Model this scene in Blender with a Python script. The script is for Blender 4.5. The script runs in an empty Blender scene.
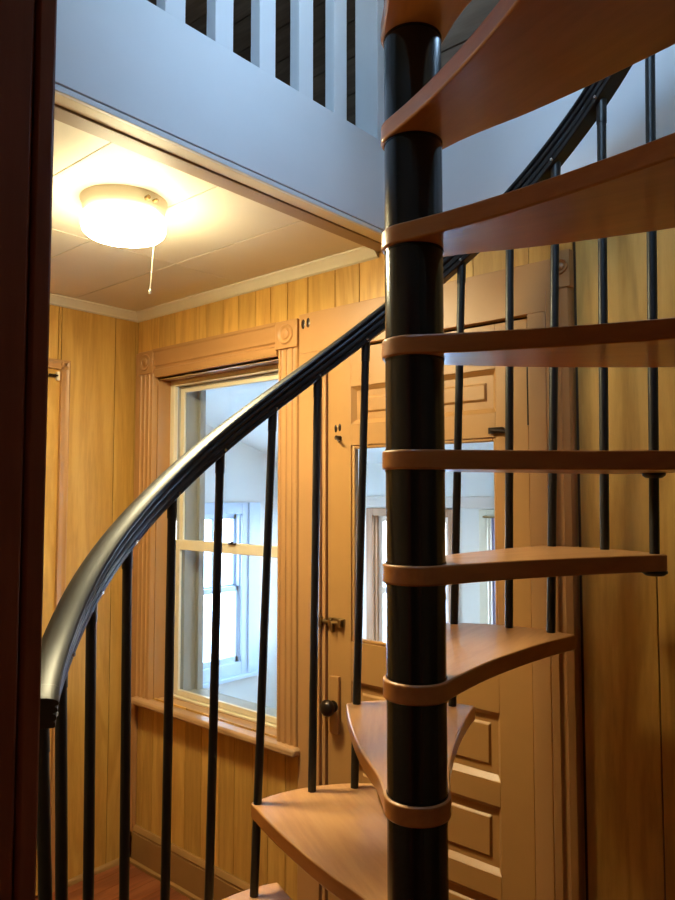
import bpy, bmesh, math, random
from math import sin, cos, pi, radians as R
from mathutils import Vector, Matrix
random.seed(7)
SC = bpy.context.scene
COL = SC.collection

# ------------------------------------------------------------------ helpers
def bx(bm, x0, x1, y0, y1, z0, z1, mi=0):
    v = [bm.verts.new((x, y, z)) for x in (x0, x1) for y in (y0, y1) for z in (z0, z1)]
    for f in ((0,1,3,2), (4,6,7,5), (0,4,5,1), (2,3,7,6), (0,2,6,4), (1,5,7,3)):
        fc = bm.faces.new([v[i] for i in f]); fc.material_index = mi

def prism(bm, pts, fn, a, b, mi=0, smooth=False):
    """closed outline PTS (2-D) swept from a to b; fn(p, t) -> 3-D point"""
    A = [bm.verts.new(fn(p, a)) for p in pts]; B = [bm.verts.new(fn(p, b)) for p in pts]
    n = len(pts)
    for i in range(n):
        f = bm.faces.new((A[i], A[(i+1) % n], B[(i+1) % n], B[i])); f.material_index = mi; f.smooth = smooth
    f = bm.faces.new(A[::-1]); f.material_index = mi
    f = bm.faces.new(B); f.material_index = mi

def frame_for(d):
    d = d.normalized(); a = Vector((0, 0, 1)) if abs(d.z) < .9 else Vector((1, 0, 0))
    u = d.cross(a).normalized(); return u, d.cross(u).normalized()

def tube(bm, p0, p1, r0, r1=None, seg=16, mi=0, cap=True):
    p0, p1 = Vector(p0), Vector(p1); r1 = r0 if r1 is None else r1
    u, w = frame_for(p1 - p0)
    A = [bm.verts.new(p0 + r0*(cos(2*pi*i/seg)*u + sin(2*pi*i/seg)*w)) for i in range(seg)]
    B = [bm.verts.new(p1 + r1*(cos(2*pi*i/seg)*u + sin(2*pi*i/seg)*w)) for i in range(seg)]
    for i in range(seg):
        f = bm.faces.new((A[i], A[(i+1) % seg], B[(i+1) % seg], B[i])); f.smooth = True; f.material_index = mi
    if cap:
        bm.faces.new(A[::-1]).material_index = mi; bm.faces.new(B).material_index = mi

def lathe(bm, prof, origin=(0, 0, 0), axis='z', seg=40, mi=0, smooth=True):
    """prof: (radius, height) list; closed at both ends when radius is 0"""
    o = Vector(origin); rings = []
    def P(r, h, a):
        c, s = r*cos(a), r*sin(a)
        return o + (Vector((c, s, h)) if axis == 'z' else Vector((c, h, s)) if axis == 'y' else Vector((h, c, s)))
    for r, h in prof:
        rings.append([bm.verts.new(P(r, h, 0))] if r < 1e-6 else [bm.verts.new(P(r, h, 2*pi*i/seg)) for i in range(seg)])
    for a, b in zip(rings, rings[1:]):
        for i in range(seg):
            j = (i+1) % seg
            q = [a[i % len(a)], a[j % len(a)], b[j % len(b)], b[i % len(b)]]
            q = list(dict.fromkeys(q))
            if len(q) > 2:
                f = bm.faces.new(q); f.smooth = smooth; f.material_index = mi

def obj(name, bm, mats, parent=None, bevel=0, seg=2, loc=None, label=None):
    bmesh.ops.recalc_face_normals(bm, faces=bm.faces)
    me = bpy.data.meshes.new(name); bm.to_mesh(me); bm.free()
    me.set_sharp_from_angle(angle=R(38))
    for m in (mats if isinstance(mats, (list, tuple)) else [mats]): me.materials.append(m)
    o = bpy.data.objects.new(name, me); COL.objects.link(o)
    if parent: o.parent = parent
    if loc: o.location = loc
    if bevel:
        b = o.modifiers.new('edge', 'BEVEL'); b.width = bevel; b.segments = seg; b.limit_method = 'ANGLE'; b.angle_limit = R(35)
        b.harden_normals = False
    if label: o['label'] = label
    return o

def tag(o, label, cat, kind=None, group=None):
    o['label'] = label; o['category'] = cat
    if kind: o['kind'] = kind
    if group: o['group'] = group
    return o

def empty(name, loc=(0, 0, 0)):
    o = bpy.data.objects.new(name, None); COL.objects.link(o); o.location = loc; o.empty_display_size = .1
    return o

def BM(): return bmesh.new()

# ------------------------------------------------------------------ materials
def srgb(r, g, b):
    f = lambda c: (c/255/12.92) if c/255 <= .04045 else ((c/255+.055)/1.055)**2.4
    return (f(r), f(g), f(b), 1)

class NT:
    def __init__(s, name):
        s.m = bpy.data.materials.new(name); s.m.use_nodes = True
        s.t = s.m.node_tree; s.t.nodes.clear()
        s.out = s.n('ShaderNodeOutputMaterial')
    def n(s, typ, **kw):
        x = s.t.nodes.new(typ)
        for k, v in kw.items(): setattr(x, k, v)
        return x
    def l(s, a, b): s.t.links.new(a, b)
    def setv(s, node, **kw):
        for k, v in kw.items(): node.inputs[k.replace('_', ' ')].default_value = v
        return node
    def bsdf(s, color=None, rough=.5, coat=0, metal=0, spec=.5, coat_rough=.1):
        b = s.n('ShaderNodeBsdfPrincipled')
        if color is not None: b.inputs['Base Color'].default_value = color
        b.inputs['Roughness'].default_value = rough; b.inputs['Metallic'].default_value = metal
        b.inputs['Specular IOR Level'].default_value = spec
        b.inputs['Coat Weight'].default_value = coat; b.inputs['Coat Roughness'].default_value = coat_rough
        s.l(b.outputs[0], s.out.inputs[0]); return b
    def coords(s, scale=(1, 1, 1), rnd=0):
        tc = s.n('ShaderNodeTexCoord'); mp = s.n('ShaderNodeMapping'); mp.inputs['Scale'].default_value = scale
        if rnd:
            g = s.n('ShaderNodeNewGeometry'); c = s.n('ShaderNodeCombineXYZ'); k = s.n('ShaderNodeMath', operation='MULTIPLY')
            k.inputs[1].default_value = rnd; s.l(g.outputs['Random Per Island'], k.inputs[0])
            for i in range(3): s.l(k.outputs[0], c.inputs[i])
            a = s.n('ShaderNodeVectorMath', operation='ADD'); s.l(tc.outputs['Object'], a.inputs[0]); s.l(c.outputs[0], a.inputs[1])
            s.l(a.outputs[0], mp.inputs[0]); s.rand = g.outputs['Random Per Island']
        else:
            s.l(tc.outputs['Object'], mp.inputs[0])
        return mp.outputs[0]
    def noise(s, vec, scale=5, detail=4, rough=.5, dist=0):
        n = s.n('ShaderNodeTexNoise'); s.l(vec, n.inputs['Vector'])
        n.inputs['Scale'].default_value = scale; n.inputs['Detail'].default_value = detail
        n.inputs['Roughness'].default_value = rough; n.inputs['Distortion'].default_value = dist
        return n.outputs['Fac']
    def ramp(s, fac, stops):
        r = s.n('ShaderNodeValToRGB'); s.l(fac, r.inputs[0]); e = r.color_ramp.elements
        while len(e) < len(stops): e.new(.5)
        for el, (p, c) in zip(e, stops): el.position = p; el.color = c
        return r.outputs[0]
    def mix(s, fac, a, b, mode='MIX'):
        m = s.n('ShaderNodeMix', data_type='RGBA', blend_type=mode)
        for sock, v in ((m.inputs[0], fac), (m.inputs[6], a), (m.inputs[7], b)):
            if hasattr(v, 'links') or isinstance(v, bpy.types.NodeSocket): s.l(v, sock)
            else: sock.default_value = v
        return m.outputs[2]
    def bump(s, h, b, strength=.2, dist=.01):
        n = s.n('ShaderNodeBump'); n.inputs['Strength'].default_value = strength; n.inputs['Distance'].default_value = dist
        s.l(h, n.inputs['Height']); s.l(n.outputs[0], b.inputs['Normal'])

def plain(name, col, rough=.5, var=.06, scale=6, metal=0, coat=0, spec=.5, bump=0):
    t = NT(name); b = t.bsdf(None, rough, coat, metal, spec)
    v = t.coords(); n = t.noise(v, scale, 5, .6)
    dark = tuple(c*(1-var*2) for c in col[:3]) + (1,); lite = tuple(min(1, c*(1+var)) for c in col[:3]) + (1,)
    t.l(t.ramp(n, [(.3, dark), (.7, lite)]), b.inputs['Base Color'])
    if bump: t.bump(t.noise(v, scale*14, 3), b, bump, .004)
    return t.m

def wood(name, c_dark, c_mid, c_lite, axis='z', rough=.4, coat=.1, fine=1.0, rnd=0, figure=.5, bump=.05, spec=.5):
    """grain running along AXIS"""
    t = NT(name); b = t.bsdf(None, rough, coat, 0, spec, .15)
    st = {'x': (1.1, 9, 9), 'y': (9, 1.1, 9), 'z': (9, 9, .9)}[axis]
    v = t.coords(st, rnd)
    big = t.noise(v, 1.1*fine, 3, .55, .9)                     # cathedral figure
    w = t.n('ShaderNodeMath', operation='MULTIPLY'); w.inputs[1].default_value = 22; t.l(big, w.inputs[0])
    sn = t.n('ShaderNodeMath', operation='SINE'); t.l(w.outputs[0], sn.inputs[0])
    s2 = t.n('ShaderNodeMapRange'); t.l(sn.outputs[0], s2.inputs[0]); s2.inputs[1].default_value = -1; s2.inputs[2].default_value = 1
    fine_n = t.noise(v, 9*fine, 6, .7)
    m = t.n('ShaderNodeMix', data_type='FLOAT'); m.inputs[0].default_value = figure; t.l(fine_n, m.inputs[2]); t.l(s2.outputs[0], m.inputs[3])
    col = t.ramp(m.outputs[0], [(.15, c_dark), (.5, c_mid), (.85, c_lite)])
    if rnd:
        mr = t.n('ShaderNodeMapRange'); t.l(t.rand, mr.inputs[0]); mr.inputs[3].default_value = .84; mr.inputs[4].default_value = 1.1
        hsv = t.n('ShaderNodeHueSaturation'); t.l(col, hsv.inputs['Color']); t.l(mr.outputs[0], hsv.inputs['Value']); col = hsv.outputs[0]
    t.l(col, b.inputs['Base Color'])
    if bump: t.bump(fine_n, b, bump, .003)
    return t.m

def lin(r, g, b): return (r, g, b, 1)
M = {}
M['panel'] = wood('panelling', lin(.45,.225,.043), lin(.61,.335,.072), lin(.71,.415,.105), 'z', .42, .05, .9, 13, .30)
M['panel_dark'] = wood('groove', lin(.06,.03,.01), lin(.08,.04,.012), lin(.1,.05,.015), 'z', .8, 0)
M['paint'] = plain('tan_paint', lin(.455,.23,.082), .42, .05, 3, bump=.04)
M['door_paint'] = plain('door_paint', lin(.42,.21,.064), .40, .06, 2.5, bump=.04)
M['stool_wood'] = wood('stool_wood', lin(.36,.19,.075), lin(.46,.26,.115), lin(.52,.30,.14), 'x', .4, .1)
M['base_paint'] = plain('brown_paint', lin(.30,.155,.045), .45, .08, 4)
M['ceil'] = plain('cream_ceiling', lin(.72,.65,.52), .6, .03, 2)
M['seam'] = plain('seam', lin(.30,.24,.15), .8)
M['crown'] = plain('crown_paint', lin(.72,.64,.48), .5, .03)
M['white'] = plain('white_gloss_paint', lin(.70,.73,.76), .45, .025, 2.2)
M['cream'] = plain('cream_frame', lin(.80,.71,.52), .4, .04)
M['board_tan'] = plain('tan_board', lin(.36,.25,.16), .55, .05)
M['loft'] = wood('loft_plank', lin(.085,.058,.038), lin(.13,.092,.062), lin(.18,.13,.09), 'x', .75, 0, 1, 9, .35)
M['floor'] = wood('floor_wood', lin(.16,.042,.014), lin(.24,.07,.024), lin(.32,.11,.04), 'y', .35, .2, 1, 5, .4)
M['jamb'] = wood('mahogany', lin(.20,.054,.027), lin(.27,.075,.038), lin(.34,.105,.055), 'z', .5, .1, 1.3, 0, .25, spec=.35)
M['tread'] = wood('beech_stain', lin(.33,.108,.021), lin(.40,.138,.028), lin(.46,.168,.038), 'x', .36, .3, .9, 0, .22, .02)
M['tread_top'] = wood('worn_lit_tread_top', lin(.46,.215,.08), lin(.57,.285,.11), lin(.63,.335,.14), 'x', .38, .25, .9, 0, .25, .02)  # paler than the edges: wear, plus light and sheen put into the colour
M['black'] = plain('black_gloss', lin(.006,.006,.007), .2, .1, 5, spec=.5)
M['black_satin'] = plain('black_satin', lin(.009,.009,.010), .42, .1, 5, spec=.5)
M['rail'] = plain('black_rail', lin(.008,.008,.009), .40, .1, 4)
M['steel'] = plain('steel', lin(.6,.6,.6), .25, .05, 5, metal=1)
M['brass'] = plain('aged_brass', lin(.34,.22,.09), .4, .2, 30, metal=1)
M['bronze'] = plain('dark_bronze', lin(.035,.022,.014), .3, .2, 30, metal=.7)
M['canopy'] = plain('lamp_canopy', lin(.84,.74,.55), .4, .03)
M['porch_wall'] = plain('porch_white', lin(.82,.78,.71), .6, .03, 2)
M['porch_trim'] = plain('porch_trim', lin(.72,.60,.50), .5, .03)
M['porch_wood'] = wood('porch_casing', lin(.34,.16,.07), lin(.42,.21,.10), lin(.5,.27,.14), 'z', .45, 0)
M['porch_floor'] = plain('porch_floor', lin(.35,.36,.38), .5, .08)
M['ext'] = plain('exterior_jamb', lin(.38,.37,.34), .6, .06)
M['blue_white'] = plain('blue_white_paint', lin(.62,.72,.86), .5, .03)
M['snow'] = plain('snow', lin(.86,.89,.94), .8, .03, .6, bump=.2)
M['lilac'] = plain('lilac_cloth', lin(.42,.36,.48), .85, .08, 20)
M['plaster'] = plain('plaster', lin(.17,.115,.06), .7, .04)
M['string'] = plain('chain', lin(.75,.68,.5), .4, .02, metal=.3)

def glass(name, tint, refl=.9):
    t = NT(name)
    tr = t.n('ShaderNodeBsdfTransparent'); tr.inputs[0].default_value = tint
    g = t.n('ShaderNodeBsdfGlossy'); g.inputs['Roughness'].default_value = .02; g.inputs[0].default_value = (refl, refl, refl, 1)
    lw = t.n('ShaderNodeLayerWeight'); lw.inputs[0].default_value = .5
    pw = t.n('ShaderNodeMath', operation='POWER'); pw.inputs[1].default_value = 5; t.l(lw.outputs['Facing'], pw.inputs[0])
    f = t.n('ShaderNodeMath', operation='MULTIPLY_ADD'); f.inputs[1].default_value = .95; f.inputs[2].default_value = .04; t.l(pw.outputs[0], f.inputs[0])
    n = t.noise(t.coords(), 1.5, 2); k = t.n('ShaderNodeBump'); k.inputs['Strength'].default_value = .02; k.inputs['Distance'].default_value = .01
    t.l(n, k.inputs['Height']); t.l(k.outputs[0], g.inputs['Normal'])
    m = t.n('ShaderNodeMixShader'); t.l(f.outputs[0], m.inputs[0]); t.l(tr.outputs[0], m.inputs[1]); t.l(g.outputs[0], m.inputs[2])
    t.l(m.outputs[0], t.out.inputs[0]); return t.m
M['glass'] = glass('window_glass', (.93,.95,.95,1)); M['door_glass'] = glass('door_glass', (.97,.98,.97,1))
t = NT('lamp_glow'); e = t.n('ShaderNodeEmission'); e.inputs[0].default_value = (1, .87, .52, 1)
g = t.n('ShaderNodeTexCoord'); sx = t.n('ShaderNodeSeparateXYZ'); t.l(g.outputs['Object'], sx.inputs[0])   # emission graded by height: dim side spares the ceiling, bright underside lights the walls
mr = t.n('ShaderNodeMapRange'); t.l(sx.outputs['Z'], mr.inputs[0]); mr.inputs[1].default_value = -.06; mr.inputs[2].default_value = -.099; mr.inputs[3].default_value = 11; mr.inputs[4].default_value = 135
t.l(mr.outputs[0], e.inputs[1])
t.l(e.outputs[0], t.out.inputs[0]); M['glow'] = t.m

t = NT('fill_lamp_glow'); e = t.n('ShaderNodeEmission'); e.inputs[0].default_value = (1, .72, .42, 1); e.inputs[1].default_value = 13
t.l(e.outputs[0], t.out.inputs[0]); M['fill_glow'] = t.m

# ------------------------------------------------------------------ room (X along the back wall from the corner, -Y toward the viewer)
CEIL = 2.42
XR, YF = 3.3, -1.60          # far side walls of the stair room
OPX = (.155, .940); OPZ = (.70, 2.113)         # window opening
DRX = (1.13, 1.93); DRZ = 2.10                 # door opening

def board_edges(a, b, seed, marks=()):
    r = random.Random(seed); e = [a]
    while e[-1] < b - .05: e.append(min(b, e[-1] + r.choice((.075, .1, .125, .15, .2))))
    e[-1] = b
    return e

def boards(bm, edges, z0, z1, place, gap=.0036, th=.008):
    for a, b in zip(edges, edges[1:]):
        place(bm, a+gap/2, b-gap/2, z0, z1, th)

def place_back(bm, a, b, z0, z1, th): bx(bm, a, b, 0, th, z0, z1, 0)
def place_left(bm, a, b, z0, z1, th): bx(bm, -th, 0, a, b, z0, z1, 0)

EB = [0, .085, .16, .285, .385, .49, .60, .69, .79, .875, .965, 1.07, 1.2, 1.31, 1.42, 1.53, 1.62, 1.75, 1.87, 1.93]
ER = [2.0645, 2.255, 2.38, 2.58, 2.66, 2.81, 2.94, 3.06, 3.2, XR]
bm = BM()
boards(bm, EB, 2.10, CEIL, place_back)
boards(bm, [e for e in EB if e < 1.1] + [1.13], 0, .72, place_back)
boards(bm, ER, 0, CEIL, place_back); bx(bm, 1.93, 2.056, 0, .008, 0, CEIL, 0)
# solid wall behind the boards, round the two openings
bx(bm, -.1, OPX[0], .008, .10, 0, 2.42, 1); bx(bm, OPX[0], OPX[1], .008, .10, 0, OPZ[0]-.03, 1); bx(bm, OPX[0], OPX[1], .008, .10, OPZ[1], 2.42, 1)
bx(bm, OPX[1], DRX[0], .008, .10, 0, 2.42, 1); bx(bm, DRX[0], DRX[1], .008, .10, DRZ, 2.42, 1); bx(bm, DRX[1], XR, .008, .10, 0, 2.42, 1)
tag(obj('wall_back', bm, [M['panel'], M['panel_dark']]), 'honey wood panelled wall around the window and glazed door', 'wall', 'structure')

EL = [YF, -1.45, -1.25, -1.15, -1.05]
bm = BM()
boards(bm, EL, 0, CEIL, place_left)
EL2 = [-1.05, -.95, -.75, -.6, -.52, -.384]
boards(bm, EL2, 2.08, CEIL, place_left)
boards(bm, [-.384, -.37, -.116, -.012], 0, CEIL, place_left); bx(bm, -.008, .0, -.011, 0, 0, CEIL, 0)
bx(bm, -.1, -.008, YF, -1.05, 0, CEIL, 1); bx(bm, -.1, -.008, -.37, .1, 0, CEIL, 1); bx(bm, -.1, -.008, -1.05, -.37, 2.08, CEIL, 1)
bx(bm, -.11, -.1, YF, .1, 0, CEIL, 1)
tag(obj('wall_left', bm, [M['panel'], M['panel_dark']]), 'honey wood panelled wall with the narrow cased door', 'wall', 'structure')

bm = BM(); bx(bm, XR, XR+.1, YF, .1, 0, 4.7)
wz0, wz1, wx0, wx1 = 3.1, 4.2, 2.2, 3.15
tag(obj('wall_right', bm, M['plaster']), 'plain plaster wall beside the stairwell', 'wall', 'structure')

# wall with the doorway the picture is taken through
JX = 2.306
bm = BM(); bx(bm, -.1, wx0, YF-.14, YF-.004, 0, 4.7); bx(bm, wx0, JX-.02, YF-.14, YF-.004, 0, wz0); bx(bm, JX-.02, 3.22, YF-.14, YF-.004, 2.12, wz0); bx(bm, wx1, 3.22, YF-.14, YF-.004, wz0, 4.7); bx(bm, wx0, wx1, YF-.14, YF-.004, wz1, 4.7); bx(bm, 3.22, XR+.1, YF-.14, YF-.004, 0, 4.7)
tag(obj('wall_front', bm, M['plaster']), 'plaster wall pierced by the near doorway', 'wall', 'structure')
bm = BM()
bx(bm, -.1, XR+.1, .0, .1, 2.72, 4.7, 1)
tag_planks = BM()
z = 2.715
while z < 4.6:
    if z+.13 < 2.95 or z > 3.9: bx(tag_planks, -.1, XR, -.014, 0, z+.003, z+.128, 0)
    else: bx(tag_planks, -.1, 2.2, -.014, 0, z+.003, z+.128, 0); bx(tag_planks, 2.9, XR, -.014, 0, z+.003, z+.128, 0)
    z += .131
bx(tag_planks, -.1, 2.2, 0, .1, 2.60, 4.7, 1); bx(tag_planks, 2.9, XR, 0, .1, 2.60, 4.7, 1); bx(tag_planks, 2.2, 2.9, 0, .1, 2.6, 2.95, 1); bx(tag_planks, 2.2, 2.9, 0, .1, 3.9, 4.7, 1)
bm.free()
tag(obj('wall_upper', tag_planks, [M['loft'], M['panel_dark']]), 'dark plank wall of the loft behind the white balcony rails', 'wall', 'structure')
bm = BM(); z = 2.66
while z < 4.6: bx(bm, -.014, 0, YF, 0, z+.003, z+.128); z += .131
bx(bm, -.1, -.014, YF, .1, 2.42, 4.7)
tag(obj('wall_loft', bm, M['loft']), 'dark plank end wall of the loft', 'wall', 'structure')
bm = BM(); y = YF
while y < 0: bx(bm, -.1, XR+.1, y+.002, y+.13, 4.6, 4.62); y += .132
bx(bm, -.2, XR+.2, YF-.15, .15, 4.62, 4.72)
tag(obj('ceiling_roof', bm, M['loft']), 'dark boarded roof over the stairwell', 'ceiling', 'structure')

# floor
bm = BM()
x = -.1
while x < XR+.1: bx(bm, x+.0008, min(x+.0825, XR+.1), -4.2, .0, -.02, 0, 0); x += .083
bx(bm, -.1, XR+.1, -4.2, .1, -.08, -.0205, 1)
tag(obj('floor', bm, [M['floor'], M['panel_dark']]), 'worn reddish brown floor at the foot of the stairs', 'floor', 'structure')
# room behind the doorway
bm = BM(); bx(bm, -.1, 0, -4.2, YF-.14, 0, 2.5); bx(bm, XR, XR+.1, -4.2, YF-.14, 0, 2.5)
bx(bm, -.1, XR+.1, -4.3, -4.2, 0, 2.5)
tag(obj('wall_rear', bm, M['plaster']), 'plaster walls of the room behind the viewer', 'wall', 'structure')
bm = BM(); bx(bm, -.1, XR+.1, -4.3, YF-.14, 2.5, 2.56)
tag(obj('ceiling_rear', bm, M['ceil']), 'cream ceiling of the room behind the viewer', 'ceiling', 'structure')

# low ceiling panels
bm = BM()
ys = [YF, -1.30, -.98, -.66, -.335, 0.0]; g = .002
for a, b in zip(ys, ys[1:]):
    for c, d in ((0, .73), (.73, 1.447)):
        bx(bm, c+g, d-g, a+g, b-g, CEIL, CEIL+.012, 0)
bx(bm, -.1, 1.447, YF, .1, CEIL+.006, CEIL+.02, 1)
bx(bm, -.1, 1.46, YF, 0, CEIL+.02, 2.66, 0)
tag(obj('ceiling', bm, [M['ceil'], M['seam']]), 'low cream panelled ceiling under the loft', 'ceiling', 'structure')

# crown moulding
def crown(bm, fn, a, b):
    prof = [(0, 0), (.038, 0), (.038, -.006), (.030, -.010), (.024, -.020), (.014, -.026), (.010, -.034), (.004, -.036), (0, -.038)]
    prism(bm, prof, fn, a, b)
bm = BM(); crown(bm, lambda p, t: (t, -p[0], CEIL+p[1]), 0, 1.394)
tag(obj('trim_1', bm, M['crown']), 'cream crown moulding above the window', 'trim', 'structure')
bm = BM(); crown(bm, lambda p, t: (p[0], t, CEIL+p[1]), YF, 0)
tag(obj('trim_2', bm, M['crown']), 'cream crown moulding above the narrow cased door', 'trim', 'structure')

# loft edge: tan soffit board, white rim
bm = BM(); bx(bm, 1.392, 1.445, YF, 0, 2.402, CEIL+.002); 
tag(obj('trim_3', bm, M['board_tan'], bevel=.002), 'tan board closing the ceiling edge under the balcony', 'trim', 'structure')
bm = BM(); bx(bm, 1.448, 1.488, YF, 0, 2.405, 2.45); bx(bm, 1.452, 1.484, YF, 0, 2.45, 2.66)
obj_rim = obj('trim_4', bm, M['crown'], bevel=.001)
tag(obj_rim, 'cream soffit strip under the white balcony rim', 'trim', 'structure')
bm = BM(); bx(bm, 1.489, 1.5005, YF, 0, 2.404, 2.4172); bx(bm, 1.489, 1.502, YF, -.0, 2.4195, 2.70); bx(bm, 1.44, 1.489, YF, 0, 2.66, 2.70)
tag(obj('trim_5', bm, M['white'], bevel=.0015), 'wide white board along the balcony edge', 'trim', 'structure')
bm = BM(); bx(bm, 1.502, XR, -.016, 0, 2.405, 2.72)
tag(obj('trim_6', bm, M['white'], bevel=.0015), 'white board on the back wall above the door at loft height', 'trim', 'structure')

# balcony railing
br = empty('balcony_railing', (1.48, -.8, 2.70))
tag(br, 'white painted balcony railing of square balusters on the loft edge', 'railing')
y = -.142
k = 0
ylist = []
yy = -.347
while yy > YF + .02: ylist.append(yy); yy -= .1465
for i, y in enumerate(ylist):
    bm = BM(); bx(bm, -.015, .02, 0, .058, 0, .86)
    obj('baluster', bm, M['white'], br, .002, loc=(0, y+.8, 0))
bm = BM(); bx(bm, -.07, .02, -.142+.8, -.001+.8, 0, .95)
obj('end_post', bm, M['white'], br, .002)
bm = BM(); bx(bm, -.05, .035, YF+.8, -.142+.8, .86, .91)
obj('top_rail', bm, M['white'], br, .004)

# ------------------------------------------------------------------ baseboards
def base_profile(h, d): return [(0, 0), (d+.008, 0), (d+.008, .012), (d, .02), (d, h-.03), (d-.004, h-.026), (d-.004, h-.022), (d+.001, h-.018), (d-.006, h-.004), (d-.010, h), (0, h)]
bm = BM(); prism(bm, base_profile(.158, .018), lambda p, t: (t, -p[0], p[1]), 0, 1.02)
prism(bm, base_profile(.158, .018), lambda p, t: (t, -p[0], p[1]), 2.06, XR)
tag(obj('baseboard_back', bm, M['base_paint']), 'tall brown baseboard under the window', 'baseboard', 'structure')
bm = BM()
for a, b in ((-.322, 0), (YF, -1.10)):
    prism(bm, [(0, 0), (.016, 0), (.015, .008), (.009, .016), (0, .02)], lambda p, t: (p[0], t, p[1]), a, b)
tag(obj('baseboard_left', bm, M['base_paint']), 'low quarter round strip at the foot of the panelled side wall', 'baseboard', 'structure')

# ------------------------------------------------------------------ window with fluted casing
def fluted(x0, x1, d, n=3, fw=.016):
    """casing cross-section in (x, depth)"""
    p = [(x0, 0), (x0, d-.006), (x0+.004, d)]
    w = x1-x0; gap = (w - n*fw)/(n+1)
    for i in range(n):
        a = x0 + gap + i*(fw+gap)
        for k in range(7):
            th = pi*k/6; p.append((a+fw/2-fw/2*cos(th), d-.007*sin(th)))
    p += [(x1-.004, d), (x1, d-.006), (x1, 0)]
    return p
def vert(bm, prof, z0, z1): prism(bm, prof, lambda p, t: (p[0], -p[1], t), z0, z1)

win = empty('window_1', (.51, 0, .70)); off = Vector((-.51, 0, -.70))
tag(win, 'cream framed sash window in a fluted tan casing looking into the porch', 'window', 'structure')
def wobj(name, bm, m, par=None, bevel=0, label=None):
    o = obj(name, bm, m, par or win, bevel, label=label)
    if par is None: o.location = off
    return o
STOOL = .716
bm = BM(); vert(bm, fluted(.047, .157, .024), STOOL, 2.128); wobj('side_casing', bm, M['paint'])
bm = BM(); bx(bm, .012, .046, -.018, 0, 0.02, 2.232); wobj('corner_strip', bm, M['paint'], None, .004)
bm = BM(); vert(bm, fluted(.940, 1.042, .024), STOOL, 2.128); wobj('side_casing', bm, M['paint'])
def bullseye(bm, x, z, y, r=.038):
    lathe(bm, [(r, 0), (r, -.002), (r*.9, -.006), (r*.74, -.004), (r*.66, -.0), (r*.5, .001), (r*.42, -.004), (r*.2, -.007), (0, -.008)], (x, y, z), 'y', 32)
for x0, x1 in ((.048, .160), (.930, 1.043)):
    bm = BM(); bx(bm, x0, x1, -.030, 0, 2.128, 2.231)
    o = wobj('corner_block', bm, M['paint'], None, .003)
    bm = BM(); bullseye(bm, (x0+x1)/2, 2.180, -.030)
    q = obj('rosette', bm, M['paint'], o)
# head casing: stepped profile
head = [(0, 2.118), (.016, 2.118), (.020, 2.124), (.020, 2.15), (.014, 2.156), (.014, 2.164), (.021, 2.170), (.021, 2.19), (.026, 2.198), (.026, 2.226), (.031, 2.232), (.031, 2.241), (.0, 2.241)]
bm = BM(); prism(bm, head, lambda p, t: (t, -p[0], p[1]-.009), .160, .930); wobj('head_casing', bm, M['paint'])
# jamb lining of the recess
bm = BM(); bx(bm, OPX[0]-.008, OPX[0]+.008, -.0, .10, STOOL, OPZ[1]); bx(bm, OPX[1]-.008, OPX[1]+.008, 0, .10, STOOL, OPZ[1]); bx(bm, OPX[0]+.008, OPX[1]-.008, 0, .10, OPZ[1]-.012, OPZ[1]+.008)
wobj('jamb_lining', bm, M['paint'])
bm = BM(); bx(bm, .060, 1.058, -.056, 0, STOOL-.028, STOOL); bx(bm, OPX[0], OPX[1], 0, .10, STOOL-.03, STOOL)
wobj('stool', bm, M['stool_wood'], None, .009)
# cream outer frame
def frame(bm, x0, x1, z0, z1, y0, y1, wl, wr, wb, wt):
    bx(bm, x0, x0+wl, y0, y1, z0, z1); bx(bm, x1-wr, x1, y0, y1, z0, z1)
    bx(bm, x0+wl, x1-wr, y0, y1, z0, z0+wb); bx(bm, x0+wl, x1-wr, y0, y1, z1-wt, z1)
bm = BM(); frame(bm, OPX[0], OPX[1], STOOL, OPZ[1]-.012, .066, .086, .036, .036, .010, .026)
wobj('outer_frame', bm, M['cream'], None, .0025)
bm = BM(); frame(bm, OPX[0]+.034, OPX[1]-.034, STOOL+.008, OPZ[1]-.034, .088, .100, .012, .012, .006, .012)
wobj('screen_track', bm, M['ext'])
# sashes
sx0, sx1 = OPX[0]+.043, OPX[1]-.043
bm = BM(); frame(bm, sx0, sx1, 1.372, OPZ[1]-.046, .094, .106, .028, .028, .024, .020)
up = wobj('upper_sash', bm, M['cream'], None, .002)
bm = BM(); frame(bm, sx0, sx1, STOOL+.012, 1.396, .078, .092, .028, .028, .024, .043)
lo = wobj('lower_sash', bm, M['cream'], None, .002)
for par, z0, z1, y in ((up, 1.396, OPZ[1]-.066, .099), (lo, STOOL+.036, 1.353, .085)):
    bm = BM(); bx(bm, sx0+.026, sx1-.026, y, y+.003, z0, z1)
    obj('pane', bm, M['glass'], par)
bm = BM(); bx(bm, .56, .60, .068, .078, 1.392, 1.398); tube(bm, (.58, .073, 1.397), (.58, .073, 1.404), .006)
obj('sash_lock', bm, M['bronze'], lo, .001)
bm = BM(); bx(bm, .20, .226, .108, .20, .69, 2.14); bx(bm, .87, .90, .108, .20, .69, 2.14); bx(bm, .20, .90, .108, .20, .67, .735); bx(bm, .226, .245, .17, .20, .735, 2.14)
wobj('outside_jamb', bm, M['ext'])

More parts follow.
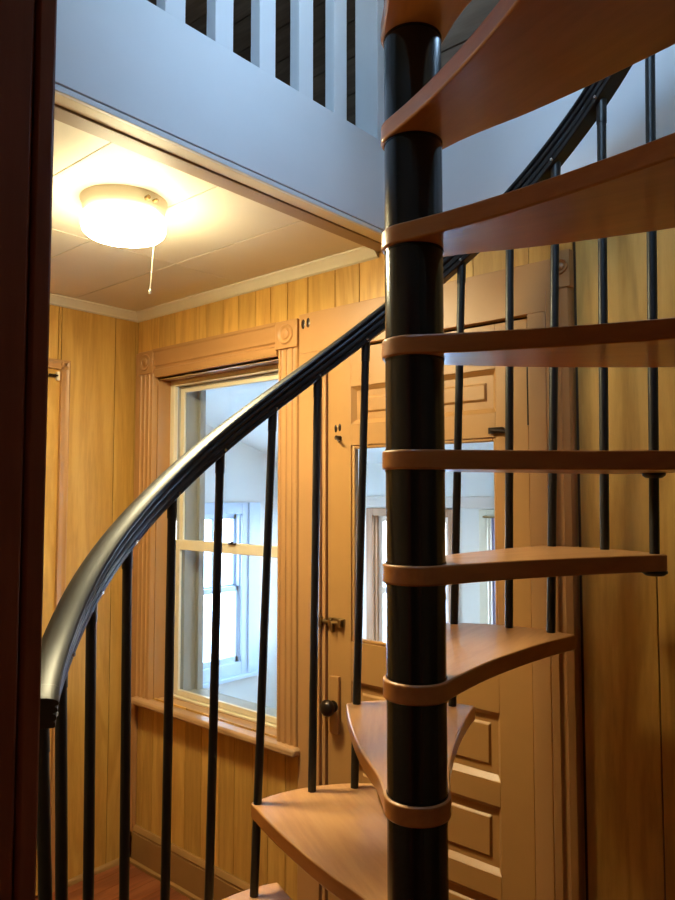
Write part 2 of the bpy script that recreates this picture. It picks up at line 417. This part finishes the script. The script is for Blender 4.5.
# ------------------------------------------------------------------ glazed door
dr = empty('door_1', (1.55, 0, 0)); doff = Vector((-1.55, 0, 0))
tag(dr, 'tan painted porch door with a tall glass pane over three panels', 'door', 'structure')
def dobj(name, bm, m, par=None, bevel=0, label=None):
    o = obj(name, bm, m, par or dr, bevel, label=label)
    if par is None: o.location = doff
    return o
bm = BM(); bx(bm, 1.045, DRX[0]+.016, -.020, 0, 0, DRZ); bx(bm, 1.045, 2.010, -.020, 0, DRZ, 2.243); 
dobj('side_and_head_casing', bm, M['paint'], None, .002)
bm = BM(); bx(bm, DRX[1]+.001, 1.984, -.020, 0, 0, DRZ); dobj('side_casing', bm, M['paint'], None, .002)
bm = BM(); vert(bm, fluted(1.986, 2.056, .026, 1, .022), 0, 2.155); bx(bm, 2.011, 2.06, -.030, 0, 2.155, 2.256)
o = dobj('outer_casing', bm, M['paint'])
bm = BM(); bullseye(bm, 2.036, 2.212, -.030, .021); obj('rosette', bm, M['paint'], o)
bm = BM(); bx(bm, DRX[0]+.019, 1.1645, -.010, .06, 0, DRZ-.004); bx(bm, 1.163, 1.93, .058, .075, DRZ-.02, DRZ)
dobj('stop', bm, M['paint'], None, .0015)
# leaf
LX0, LX1, LZ1, LY0, LY1 = 1.168, 1.921, 2.094, .0, .04
PX0, PX1 = 1.272, 1.819
panels = [(.27, .465), (.530, .719), (.787, .978), (1.835, 1.962)]
bm = BM()
bx(bm, LX0, PX0, LY0, LY1, .01, LZ1); bx(bm, PX1, LX1, LY0, LY1, .01, LZ1)
zs = [(.01, .27), (.465, .53), (.719, .787), (.978, 1.108), (1.762, 1.835), (1.962, LZ1)]
for a, b in zs: bx(bm, PX0, PX1, LY0, LY1, a, b)
for a, b in panels:
    bx(bm, PX0, PX1, .016, .03, a, b)
    # moulded bevel round the panel and raised field
    for (x0, x1, z0, z1, s) in ((PX0, PX1, a, b, .014),):
        A = [bm.verts.new((x, LY0+.002, z)) for x, z in ((x0, z0), (x1, z0), (x1, z1), (x0, z1))]
        B = [bm.verts.new((x, .0155, z)) for x, z in ((x0+s, z0+s), (x1-s, z0+s), (x1-s, z1-s), (x0+s, z1-s))]
        for i in range(4): bm.faces.new((A[i], A[(i+1) % 4], B[(i+1) % 4], B[i]))
    f = .036
    A = [bm.verts.new((x, .016, z)) for x, z in ((PX0+f, a+f), (PX1-f, a+f), (PX1-f, b-f), (PX0+f, b-f))]
    B = [bm.verts.new((x, .009, z)) for x, z in ((PX0+f+.006, a+f+.006), (PX1-f-.006, a+f+.006), (PX1-f-.006, b-f-.006), (PX0+f+.006, b-f-.006))]
    for i in range(4): bm.faces.new((A[i], A[(i+1) % 4], B[(i+1) % 4], B[i]))
    bm.faces.new(B)
leaf = dobj('door_leaf', bm, M['door_paint'], None, .0015)
bm = BM(); bx(bm, PX0-.004, PX1+.004, .018, .022, 1.104, 1.766); obj('pane', bm, M['door_glass'], leaf)
bm = BM(); frame(bm, PX0, PX1, 1.108, 1.762, .004, .017, .012, .012, .012, .012); obj('glazing_bead', bm, M['door_paint'], leaf, .004)
bm = BM(); bx(bm, 1.186, 1.226, -.014, 0, .795, .985); obj('rim_lock', bm, M['door_paint'], leaf, .003)
bm = BM(); lathe(bm, [(0, -.066), (.016, -.064), (.025, -.056), (.028, -.046), (.025, -.036), (.014, -.030), (.010, -.024), (.012, -.016), (.019, -.014), (.019, -.010)], (1.206, 0, .886), 'y', 32)
obj('knob', bm, M['bronze'], leaf, label='dark round door knob')
bm = BM(); bx(bm, 1.176, 1.246, -.004, 0, 1.148, 1.178); tube(bm, (1.135, -.012, 1.163), (1.24, -.012, 1.163), .007); bx(bm, 1.20, 1.208, -.024, -.01, 1.132, 1.163)
for x in (1.182, 1.226): bx(bm, x, x+.014, -.02, 0, 1.150, 1.176)
bx(bm, 1.118, 1.158, -.026, -.012, 1.148, 1.178)
obj('barrel_bolt', bm, M['brass'], leaf, .0015, label='small brass barrel bolt')
bm = BM(); tube(bm, (1.223, 0, 1.79), (1.223, -.02, 1.79), .008); tube(bm, (1.223, -.02, 1.79), (1.238, -.022, 1.775), .004); tube(bm, (1.21, 0, 1.792), (1.21, -.006, 1.792), .005)
obj('coat_hook', bm, M['bronze'], leaf)
for x, z in ((1.204, 1.823), (1.222, 1.826)):
    bm = BM(); lathe(bm, [(0, -.0022), (.004, -.002), (.0065, 0)], (0, 0, 0), 'y', 16)
    for v in bm.verts: v.co.z *= 2.1; v.co += Vector((x, 0, z))
    obj('screw_mark', bm, M['bronze'], leaf)
bm = BM(); bx(bm, 1.80, 1.845, -.012, 0, 1.772, 1.79); tube(bm, (1.81, -.014, 1.781), (1.86, -.014, 1.776), .005)
obj('door_catch', bm, M['bronze'], leaf, .001)
for z0 in (1.79, .30):
    bm = BM(); tube(bm, (1.926, -.008, z0), (1.926, -.008, z0+.17), .0045)
    dobj('hinge', bm, M['bronze'] if z0 > 1 else M['door_paint'])
for x, z in ((1.066, 2.206), (1.090, 2.208)):
    bm = BM(); lathe(bm, [(0, -.0222), (.006, -.0215), (.009, -.02)], (0, 0, 0), 'y', 16)
    for v in bm.verts: v.co.z *= 2.0; v.co += Vector((x, 0, z))
    dobj('slot_mark', bm, M['bronze'])
bm = BM(); bx(bm, 1.164, 1.93, -.01, .09, 0, .012); dobj('threshold', bm, M['base_paint'], None, .003)

# ------------------------------------------------------------------ narrow cased door on the side wall
d2 = empty('door_2', (0, -.70, 0)); d2off = Vector((0, .70, 0))
tag(d2, 'honey wood closet door in a slim mitred casing on the side wall', 'door', 'structure')
cw = [(0, 0), (.012, 0), (.014, .006), (.009, .014), (.009, .024), (.013, .030), (.013, .040), (0, .042)]
bm = BM()
def leftcas(y0, sgn, z0, z1):
    prism(bm, [(p[0], y0 + sgn*p[1]) for p in cw], lambda p, t: (p[0], p[1], t), z0, z1)
leftcas(-.333, -1, 0, 2.157); leftcas(-1.09, 1, 0, 2.157)
prism(bm, [(p[0], 2.157-p[1]) for p in cw], lambda p, t: (p[0], t, p[1]), -1.09, -.333)
o = obj('casing', bm, M['paint'], d2); o.location = d2off
bm = BM(); bx(bm, -.03, .002, -1.045, -.377, .01, 2.112)
lf = obj('door_leaf', bm, M['panel'], d2, .002); lf.location = d2off
bm = BM(); bx(bm, .002, .014, -.425, -.397, 2.080, 2.093); tube(bm, (.016, -.43, 2.087), (.016, -.39, 2.087), .004)
obj('latch', bm, M['bronze'], lf, .001)
bm = BM(); bx(bm, .002, .018, -.394, -.382, 2.068, 2.104); obj('catch_plate', bm, M['cream'], lf, .001)

# ------------------------------------------------------------------ dark doorway casing beside the viewer
bm = BM()
bx(bm, JX-.03, JX-.0015, -1.80, -1.6175, 0, 2.11)            # jamb
bx(bm, JX-.15, JX, -1.6165, YF, 0, 2.2)                     # casing on the far side
bx(bm, JX-.11, JX-.02, -1.80, YF-.14, 0, 2.2)
for v in bm.verts: pass
tag(obj('trim_7', bm, M['jamb'], bevel=.003), 'dark mahogany doorway casing close to the viewer', 'trim', 'structure')
bm = BM(); bx(bm, 3.20, 3.23, -1.80, YF, 0, 2.11); bx(bm, JX-.03, 3.23, -1.80, YF, 2.11, 2.2)
tag(obj('trim_8', bm, M['jamb'], bevel=.003), 'dark mahogany head of the near doorway', 'trim', 'structure')

# ------------------------------------------------------------------ spiral staircase
PC = Vector((2.0572, -.7494, 0)); RISE = .21; DPH = 25.66; PHI0 = -107.26; WID = 33.18; RT = .588; RP = .0556; RC = .0622; TH = .036; NT_ = 12
def hd(phi): return R(90 - (phi - 41.0))                     # stair angle -> math angle in the room
def pol(r, phi, z): a = hd(phi); return Vector((r*cos(a), r*sin(a), z))
st = empty('spiral_staircase', PC)
tag(st, 'spiral staircase with wooden treads round a glossy black pole and black curved handrail', 'staircase')

def interp(tab, x):
    if x <= tab[0][0]: return tab[0][1]
    for (a, va), (b, vb) in zip(tab, tab[1:]):
        if x <= b: return va + (vb-va)*(x-a)/(b-a)
    return tab[-1][1]
MID = {7: 54.8, 8: 77, 9: 98.5, 10: 124.5, 11: 149.8, 12: 175}
def mid_of(n): return MID.get(n, PHI0 + n*DPH - WID/2)
def tread_outline():
    hw = lambda x: .0622 + .1048*(max(0, x)/.565)**1.8
    TT = [(0,.0622),(.06,.069),(.12,.085),(.18,.105),(.26,.123),(.33,.136),(.40,.148),(.48,.159),(.565,.167)]
    tw = lambda x: sum(interp(TT, max(0, x+d)) for d in (-.02, 0, .02))/3
    half = R(WID/2); pts = []
    n = 18
    for i in range(n+1):                                     # collar half circle
        a = pi/2 + pi*i/n
        pts.append((RC*cos(a), RC*sin(a)))
    xs = [.02+.54*i/14 for i in range(14)]
    xe = RT*cos(half)
    side = [(x, hw(x)) for x in xs if x < xe-.02]
    pts += [(x, -w) for x, w in side]
    m = 12
    for i in range(m+1):
        a = -half + 2*half*i/m
        r = RT + .017*(1-(abs(a)/half)**2)
        pts.append((r*cos(a), r*sin(a)))
    pts += [(x, tw(x)) for x, w in side[::-1]]
    return pts
TO = tread_outline()
tread0 = None
for n in range(1, NT_+1):
    phi_mid = mid_of(n)
    if tread0 is None:
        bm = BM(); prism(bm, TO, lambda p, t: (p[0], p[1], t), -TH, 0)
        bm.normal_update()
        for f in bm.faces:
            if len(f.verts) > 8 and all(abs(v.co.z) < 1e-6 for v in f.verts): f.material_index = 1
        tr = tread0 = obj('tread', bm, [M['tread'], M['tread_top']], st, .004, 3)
    else:
        tr = tread0.copy(); COL.objects.link(tr); tr.parent = st
    tr.location = (0, 0, n*RISE); tr.rotation_euler = (0, 0, hd(phi_mid))
# pole: one black spacer between each pair of treads, with thin collars
z0 = 0
for n in range(1, NT_+2):
    z1 = n*RISE - TH if n <= NT_ else NT_*RISE + 1.0
    bm = BM(); tube(bm, (0, 0, z0), (0, 0, z1), RP, seg=64)
    sp = obj('pole_section', bm, M['black'], st)
    bm = BM(); lathe(bm, [(RP+.0002, z1-.004), (RP+.0012, z1-.004), (RP+.0012, z1)], seg=64); obj('spacer_ring', bm, M['black'], sp)
    bm = BM(); lathe(bm, [(RP+.0012, z0), (RP+.0012, z0+.003), (RP+.0002, z0+.003)], seg=64); obj('spacer_ring', bm, M['black'], sp)
    z0 = z1 + TH
bm = BM(); lathe(bm, [(0, .012), (.10, .012), (.115, .006), (.12, 0)], seg=48); obj('base_plate', bm, M['black_satin'], st)

# handrail
RR = [(-110, .648), (-80, .645), (-60, .638), (-30, .632), (-7, .61), (18, .60), (42, .578), (70, .572), (200, .57)]
def rail_r(phi): return sum(interp(RR, phi+d) for d in (-8, -4, 0, 4, 8))/5
ZO = [(-110, 1.237), (-100, 1.203), (-92, 1.186), (-60, 1.183), (20, 1.19), (45, 1.186), (120, 1.18)]
def rail_z(phi): return (phi-PHI0)/DPH*RISE + sum(interp(ZO, phi+d) for d in (-4, -2, 0, 2, 4))/5         # underside of the rail
half = [(.019, -.002), (.0215, 0), (.0215, .008), (.0195, .0095), (.0195, .011), (.0225, .0125), (.0235, .017), (.0225, .022), (.0195, .024), (.0195, .026), (.0245, .028), (.0255, .032), (.0245, .036), (.0215, .038), (.0215, .040), (.027, .042), (.0275, .046), (.0255, .0495), (.019, .0535), (.010, .0555)]
prof = [(0, -.002)] + half + [(0, .056)] + [(-a, b) for a, b in half[::-1]]
def sweep(bm, f0, f1, steps, prof, zoff=0):
    rings = []
    for i in range(steps+1):
        phi = f0 + (f1-f0)*i/steps
        c = pol(rail_r(phi), phi, rail_z(phi)+zoff)
        e = .5
        tan = (pol(rail_r(phi+e), phi+e, rail_z(phi+e)) - pol(rail_r(phi-e), phi-e, rail_z(phi-e))).normalized()
        rad = pol(1, phi, 0); rad = (rad - tan*rad.dot(tan)).normalized()
        up = rad.cross(tan)
        if up.z < 0: up = -up
        rings.append([bm.verts.new(c + rad*a + up*b) for a, b in prof])
    m = len(prof)
    for A, B in zip(rings, rings[1:]):
        for i in range(m):
            f = bm.faces.new((A[i], A[(i+1) % m], B[(i+1) % m], B[i])); f.smooth = False
    bm.faces.new(rings[0][::-1]); bm.faces.new(rings[-1])
bm = BM(); sweep(bm, -104.5, 196, 140, prof)
hr = obj('handrail', bm, M['rail'], st)
for p_ in hr.data.polygons: p_.use_smooth = True
hr.data.set_sharp_from_angle(angle=R(28))
capprof = [(a*1.05, (b-.022)*1.05+.022) for a, b in prof]
bm = BM(); sweep(bm, -107.0, -104.3, 3, capprof); obj('end_cap', bm, M['black_satin'], hr, .003)

TOP = {(1,0):-105.5, (1,1):-93.5, (2,0):-81.5, (2,1):-70.1, (3,0):-57.2, (3,1):-44.1, (4,0):-30.3, (4,1):-18.8, (5,0):-6.4, (5,1):5.5, (6,0):18.6, (6,1):31.5, (7,0):44.3, (7,1):57.3, (8,0):72, (8,1):84}
BASE = {(1,0): (-113, .600), (1,1): (-99, .604), (2,0): (-86, .612), (2,1): (-74, .603), (3,0): (-62.8, .588), (3,1): (-50.3, .578), (4,0): -36.6, (6,1): 30.2, (7,0): 41.6, (7,1): 55.5, (8,0): 69.5, (8,1): 80}
def cap_profile(r): return [(0, -.012), (r*.7, -.0105), (r, -.005), (r, 0), (0, 0)]
for n in range(1, NT_+1):
    for s in (0, 1):
        rb = .575
        left = mid_of(n) - WID/2
        pb = BASE.get((n, s), left + (2.5 if s == 0 else 16.2)); pt = TOP.get((n, s), (pb if not isinstance(pb, tuple) else pb[0])+1)
        if isinstance(pb, tuple): pb, rb = pb
        if pt > 194: continue
        zt = rail_z(pt); zb = n*RISE
        A = pol(rb, pb, zb); B = pol(rail_r(pt), pt, zt+.004)
        d = (B-A)/(B.z-A.z)
        lo_z = ((n-1)*RISE if n > 1 else 0) if s == 0 else zb - TH - .006
        bm = BM(); tube(bm, A + d*(lo_z-zb), B, .0105, seg=16)
        b = obj('baluster', bm, M['black_satin'], st)
        bm = BM(); tube(bm, B - d*.055, B + d*.002, .0118, .0118, 16)
        obj('top_sleeve', bm, M['black_satin'], b)
        inn = -pol(1, pt, 0); q = B + d*.003 + inn*.0205
        bm = BM(); tube(bm, q, q + inn*.0045, .0048, .0035, 12); obj('screw', bm, M['steel'], b)
        if s == 0:
            c = A + d*(-TH)
            if n >= 7:
                bm = BM(); lathe(bm, cap_profile(.024), c, seg=24); obj('clamp_disc', bm, M['black_satin'], b)
                bm = BM(); lathe(bm, cap_profile(.026), A + d*(-RISE-TH), seg=24); obj('clamp_disc', bm, M['black_satin'], b)

# ------------------------------------------------------------------ ceiling lamp
LC = Vector((1.081, -.765, CEIL))
lamp = empty('ceiling_light', LC); tag(lamp, 'lit round flush ceiling lamp with a pull cord on the cream ceiling', 'lamp')
bm = BM(); lathe(bm, [(0, 0), (.119, 0), (.119, -.003), (.116, -.007), (.107, -.045), (.104, -.05), (0, -.05)], seg=64); obj('canopy', bm, M['canopy'], lamp)
bm = BM(); lathe(bm, [(.105, -.046), (.1135, -.048), (.1145, -.055), (.1145, -.076), (.111, -.088), (.102, -.096), (.085, -.099), (0, -.101)], seg=64); obj('diffuser', bm, M['glow'], lamp)
cd = Vector((.985, .17, 0)).normalized()*.115
for s in (0, .10):
    a = math.atan2(cd.y, cd.x) - s*2.2
    p = Vector((cos(a), sin(a), 0))*.114 + Vector((0, 0, -.022))
    bm = BM(); tube(bm, p, p + Vector((cos(a), sin(a), 0))*.014, .0045 if s == 0 else .006, seg=12); obj('cord_grommet' if s == 0 else 'thumb_screw', bm, M['brass'], lamp)
p = cd*1.12 + Vector((0, 0, -.022))
bm = BM(); tube(bm, p, p + Vector((-.010, -.012, -.25)), .0011, seg=8); lathe(bm, [(0, -.012), (.003, -.010), (.003, 0), (0, .002)], p + Vector((-.010, -.012, -.25)), seg=12)
obj('pull_cord', bm, M['string'], lamp)

rear_fill = empty('ceiling_light', (1.9, -3.1, 2.5)); tag(rear_fill, 'added round fill lamp, unseen, on the ceiling of the room behind the viewer', 'lamp')  # added lamp out of view: warm fill for the jamb and tread fronts
bm = BM(); lathe(bm, [(0, 0), (.14, 0), (.14, -.03), (0, -.03)], seg=48); obj('canopy', bm, M['canopy'], rear_fill)
bm = BM(); lathe(bm, [(.13, -.03), (.13, -.08), (.10, -.10), (0, -.105)], seg=48); obj('diffuser', bm, M['fill_glow'], rear_fill)

# ------------------------------------------------------------------ porch beyond the wall
PZ = -.25
bm = BM(); bx(bm, -1.1, 3.1, .1, 2.1, PZ-.05, PZ)
tag(obj('floor_porch', bm, M['porch_floor']), 'grey floor of the porch beyond the door', 'floor', 'structure')
bm = BM(); z_in, z_out = 2.42, 1.80
v = [bm.verts.new(p) for p in ((-1.1,.1,z_in), (3.1,.1,z_in), (3.1,2.1,z_out-.03), (-1.1,2.1,z_out-.03))]
w = [bm.verts.new(p.co + Vector((0,0,.06))) for p in v]
bm.faces.new(v); bm.faces.new(w)
for i in range(4): bm.faces.new((v[i], v[(i+1)%4], w[(i+1)%4], w[i]))
tag(obj('ceiling_porch', bm, M['porch_wall']), 'sloping white ceiling of the porch', 'ceiling', 'structure')
def wall_openings_x(bm, x0, x1, y0, y1, z0, z1, ops):
    """wall along X with rectangular openings (a, b, c, d)"""
    x = x0
    for a, b, c, d in ops:
        bx(bm, x, a, y0, y1, z0, z1); bx(bm, a, b, y0, y1, z0, c); bx(bm, a, b, y0, y1, d, z1); x = b
    bx(bm, x, x1, y0, y1, z0, z1)
far_ops = [(-.85, -.42, .45, 1.45), (-.20, .40, .45, 1.45), (.67, 1.27, .45, 1.45), (1.55, 2.15, .45, 1.45)]
bm = BM(); wall_openings_x(bm, -1.1, 3.1, 2.0, 2.1, PZ, 1.85, far_ops)
tag(obj('wall_porch_front', bm, M['porch_wall']), 'white porch wall of windows beyond the door', 'wall', 'structure')
bm = BM(); wy = (.55, 1.512, .442, 1.456)
bx(bm, -1.1, -1.0, .1, wy[0], PZ, 2.42); bx(bm, -1.1, -1.0, wy[0], wy[1], PZ, wy[2]); bx(bm, -1.1, -1.0, wy[0], wy[1], wy[3], 2.42); bx(bm, -1.1, -1.0, wy[1], 2.1, PZ, 2.42)
tag(obj('wall_porch_end', bm, M['porch_wall']), 'white end wall of the porch seen through the sash window', 'wall', 'structure')
bm = BM(); bx(bm, 3.0, 3.1, .1, 2.1, PZ, 2.42)
tag(obj('wall_porch_side', bm, M['porch_wall']), 'white porch end wall behind the stairs side', 'wall', 'structure')
bm = BM(); bx(bm, -1.0, 0-.1, .06, .1, PZ, 2.42); bx(bm, -.1, 0, .098, .103, PZ, 2.42)
tag(obj('wall_porch_back', bm, M['porch_wall']), 'white porch wall beside the sash window', 'wall', 'structure')
bm = BM(); bx(bm, -1.0, 3.0, 1.985, 2.0, 1.508, 1.580)
tag(obj('trim_9', bm, M['porch_trim'], bevel=.003), 'pinkish cream board above the porch windows', 'trim', 'structure')

def porch_window(i, a, b, c, d, mcas, label):
    w = empty('window_%d' % i, ((a+b)/2, 2.0, c)); tag(w, label, 'window', 'structure'); o_ = Vector((-(a+b)/2, -2.0, -c))
    bm = BM(); cw_ = .055
    bx(bm, a-cw_, a, 1.982, 2.0, c-.05, d+.05); bx(bm, b, b+cw_, 1.982, 2.0, c-.05, d+.05); bx(bm, a, b, 1.982, 2.0, d, d+.05); bx(bm, a-cw_-.02, b+cw_+.02, 1.95, 2.0, c-.08, c-.05); bx(bm, a, b, 1.982, 2.0, c-.05, c)
    bx(bm, a, a+.015, 2.0, 2.1, c, d); bx(bm, b-.015, b, 2.0, 2.1, c, d)
    o = obj('casing', bm, mcas, w, .003); o.location = o_
    mz = (c+d)/2
    bm = BM(); frame(bm, a+.015, b-.015, c, d, 2.03, 2.06, .035, .035, .05, .04); bx(bm, a+.05, b-.05, 2.03, 2.06, mz-.02, mz+.02)
    s = obj('sash', bm, M['porch_trim'], w, .002); s.location = o_
    bm = BM(); bx(bm, a+.04, b-.04, 2.044, 2.047, c+.04, d-.03); obj('pane', bm, M['door_glass'], s)
porch_window(3, *far_ops[0], M['blue_white'], 'porch window at the far corner of the window wall')
porch_window(4, *far_ops[1], M['porch_wood'], 'porch window with brown casing seen through the door glass')
porch_window(5, *far_ops[2], M['cream'], 'porch window with pale casing behind the lilac curtain')
porch_window(6, *far_ops[3], M['cream'], 'porch window hidden past the door edge')
w = empty('window_2', (-1.0, 1.03, .44)); tag(w, 'bright porch end window with a crossbar seen through the sash window', 'window', 'structure'); o_ = Vector((1.0, -1.03, -.44))
bm = BM(); a, b, c, d = wy
bx(bm, -1.0, -.982, a-.09, a, c-.09, d+.08); bx(bm, -1.0, -.982, b, b+.17, c-.09, d+.08); bx(bm, -1.0, -.982, a, b, d, d+.08); bx(bm, -1.0, -.955, a-.1, b+.19, c-.11, c-.085); bx(bm, -1.0, -.982, a, b, c-.085, c)
bx(bm, -1.0, -.97, b+.055, b+.085, c-.085, d+.08)
o = obj('casing', bm, M['blue_white'], w, .003); o.location = o_
bm = BM()
for (z0, z1, xx) in ((.93, d, -1.06), (c, .96, -1.03)):
    bx(bm, xx, xx+.025, a, a+.04, z0, z1); bx(bm, xx, xx+.025, b-.035, b, z0, z1); bx(bm, xx, xx+.025, a, b, z0, z0+.04); bx(bm, xx, xx+.025, a, b, z1-.035, z1)
bx(bm, -1.056, -1.04, 1.29, 1.325, .93, d); bx(bm, -1.056, -1.04, .92, .955, .93, d)
bx(bm, -1.1, -1.0, b-.012, b, c, d)
o = obj('sash', bm, M['blue_white'], w, .002); o.location = o_
bm = BM(); bx(bm, -1.05, -1.047, a+.02, b-.02, c+.02, d-.02); obj('pane', bm, M['door_glass'], o)
# curtain at the porch window past the pale casing
bm = BM(); n = 40; A = []
for i in range(n+1):
    x = .715 + .30*i/n; y = 1.955 + .014*sin(i*1.25)
    A.append((bm.verts.new((x, y, .52)), bm.verts.new((x, y*.5+.5*1.955, 1.455))))
for p, q in zip(A, A[1:]):
    f = bm.faces.new((p[0], q[0], q[1], p[1])); f.smooth = True
cu = tag(obj('curtain', bm, M['lilac']), 'lilac curtain hanging at the porch window edge beyond the door glass', 'curtain')
m_ = cu.modifiers.new('cloth', 'SOLIDIFY'); m_.thickness = .003
bm = BM(); tube(bm, (.66, 1.955, 1.46), (1.28, 1.955, 1.46), .006); bx(bm, .665, .672, 1.955, 1.984, 1.452, 1.468); bx(bm, 1.27, 1.277, 1.955, 1.984, 1.452, 1.468)
tag(obj('curtain_rod', bm, M['brass']), 'thin brass rod above the lilac porch curtain', 'curtain rod')

# high window lighting the stairwell
w = empty('window_7', ((wx0+wx1)/2, YF, wz0)); tag(w, 'white high window over the near doorway lighting the stairwell', 'window', 'structure'); o_ = -Vector(((wx0+wx1)/2, YF, wz0))
bm = BM(); bx(bm, wx0-.08, wx0, YF, YF+.018, wz0-.08, wz1+.08); bx(bm, wx1, wx1+.08, YF, YF+.018, wz0-.08, wz1+.08); bx(bm, wx0, wx1, YF, YF+.018, wz1, wz1+.08); bx(bm, wx0, wx1, YF, YF+.03, wz0-.08, wz0)
o = obj('casing', bm, M['white'], w, .003); o.location = o_
bm = BM(); frame(bm, wx0, wx1, wz0, wz1, YF-.08, YF-.05, .045, .045, .045, .045); bx(bm, wx0+.04, wx1-.04, YF-.08, YF-.05, (wz0+wz1)/2-.02, (wz0+wz1)/2+.02)
o = obj('sash', bm, M['white'], w, .002); o.location = o_
bm = BM(); bx(bm, wx0+.03, wx1-.03, YF-.066, YF-.063, wz0+.03, wz1-.03); obj('pane', bm, M['door_glass'], o)
w = empty('window_8', (2.55, 0, 2.95)); tag(w, 'small upper window over the door wall above the stairs', 'window', 'structure'); o_ = -Vector((2.55, 0, 2.95))
bm = BM(); bx(bm, 2.13, 2.2, -.03, 0, 2.88, 3.97); bx(bm, 2.9, 2.97, -.03, 0, 2.88, 3.97); bx(bm, 2.2, 2.9, -.03, 0, 3.9, 3.97); bx(bm, 2.2, 2.9, -.04, 0, 2.88, 2.95)
o = obj('casing', bm, M['white'], w, .003); o.location = o_
bm = BM(); frame(bm, 2.2, 2.9, 2.95, 3.9, .03, .06, .04, .04, .05, .04); bx(bm, 2.24, 2.86, .03, .06, 3.405, 3.445); bx(bm, 2.535, 2.565, .035, .055, 3.0, 3.86)
o = obj('sash', bm, M['white'], w, .002); o.location = o_
bm = BM(); bx(bm, 2.22, 2.88, .044, .047, 2.97, 3.88); obj('pane', bm, M['door_glass'], o)

# snow outside
bm = BM(); N = 48
def hgt(x, y): return -.9 + .10*sin(x*.9+1)*cos(y*.7) + .06*sin(x*2.3+y*1.7)
gv = [[bm.verts.new((-22+44*i/N, -14+36*j/N, hgt(-22+44*i/N, -14+36*j/N))) for j in range(N+1)] for i in range(N+1)]
for i in range(N):
    for j in range(N):
        f = bm.faces.new((gv[i][j], gv[i+1][j], gv[i+1][j+1], gv[i][j+1])); f.smooth = True
tag(obj('ground', bm, M['snow']), 'snow covered ground outside the porch', 'ground', 'structure')
M['bark'] = plain('bark', lin(.10,.09,.09), .9, .1, 12)
def mound(x, y, rx, ry, h, label):
    bm = BM(); bmesh.ops.create_uvsphere(bm, u_segments=32, v_segments=16, radius=1)
    for v in bm.verts:
        k = 1+.12*sin(v.co.x*5+v.co.y*3)*cos(v.co.z*4)
        v.co = Vector((v.co.x*rx*k, v.co.y*ry*k, max(-.3, v.co.z)*h*k))
    for f in bm.faces: f.smooth = True
    tag(obj('snowbank', bm, M['snow'], loc=(x, y, -.85)), label, 'snowbank')
mound(-4.8, 3.7, 1.3, .9, 1.2, 'rounded snowbank outside the bright porch end window')
mound(-7.5, 7.2, 2.2, 1.6, 1.7, 'farther tall snowbank outside the porch')

# ------------------------------------------------------------------ daylight and camera
W = bpy.data.worlds.new('World'); SC.world = W; W.use_nodes = True
nt = W.node_tree; nt.nodes.clear()
out = nt.nodes.new('ShaderNodeOutputWorld'); bg = nt.nodes.new('ShaderNodeBackground')
tc = nt.nodes.new('ShaderNodeTexCoord'); sep = nt.nodes.new('ShaderNodeSeparateXYZ'); cr = nt.nodes.new('ShaderNodeValToRGB')
nt.links.new(tc.outputs['Generated'], sep.inputs[0]); nt.links.new(sep.outputs['Z'], cr.inputs[0])
e_ = cr.color_ramp.elements; e_[0].color = (1, .98, .96, 1); e_[1].color = (.34, .58, 1, 1); m_ = e_.new(.16); m_.color = (.50, .74, 1, 1)
nt.links.new(cr.outputs[0], bg.inputs[0]); bg.inputs[1].default_value = 10.5
nt.links.new(bg.outputs[0], out.inputs[0])
def portal(name, loc, rot, sx, sy):
    l = bpy.data.lights.new(name, 'AREA'); l.shape = 'RECTANGLE'; l.size = sx; l.size_y = sy
    l.cycles.is_portal = True
    o = bpy.data.objects.new(name, l); COL.objects.link(o); o.location = loc; o.rotation_euler = rot
portal('daylight_high_window', ((wx0+wx1)/2, YF-.13, (wz0+wz1)/2), (R(90), 0, 0), wx1-wx0, wz1-wz0)
portal('daylight_porch_end', (-1.09, (wy[0]+wy[1])/2, (wy[2]+wy[3])/2), (0, R(-90), 0), wy[3]-wy[2], wy[1]-wy[0])
for a, b, c, d in far_ops: portal('daylight_porch', ((a+b)/2, 2.09, (c+d)/2), (R(-90), 0, 0), b-a, d-c)

portal('daylight_small_window', (2.55, .09, 3.425), (R(-90), 0, 0), .7, .95)
cam = bpy.data.cameras.new('camera'); co = bpy.data.objects.new('camera', cam); COL.objects.link(co)
cam.sensor_fit = 'VERTICAL'; cam.sensor_height = 36; cam.lens = 722.8/900*36; cam.clip_start = .02
co.location = (2.8407, -1.8740, 1.6008)
fw = Vector((-.65490, .75337, .05958)).normalized()
co.rotation_euler = fw.to_track_quat('-Z', 'Y').to_euler()
SC.camera = co
vs = SC.view_settings
vs.view_transform = 'Standard'; vs.look = 'None'; vs.gamma = 1; vs.use_curve_mapping = False; vs.exposure = 1.1
SC.cycles.use_denoising = True
SC.cycles.max_bounces = 10; SC.cycles.diffuse_bounces = 6; SC.cycles.transparent_max_bounces = 16
SC.cycles.caustics_reflective = False; SC.cycles.caustics_refractive = False
SC.cycles.sample_clamp_indirect = 4
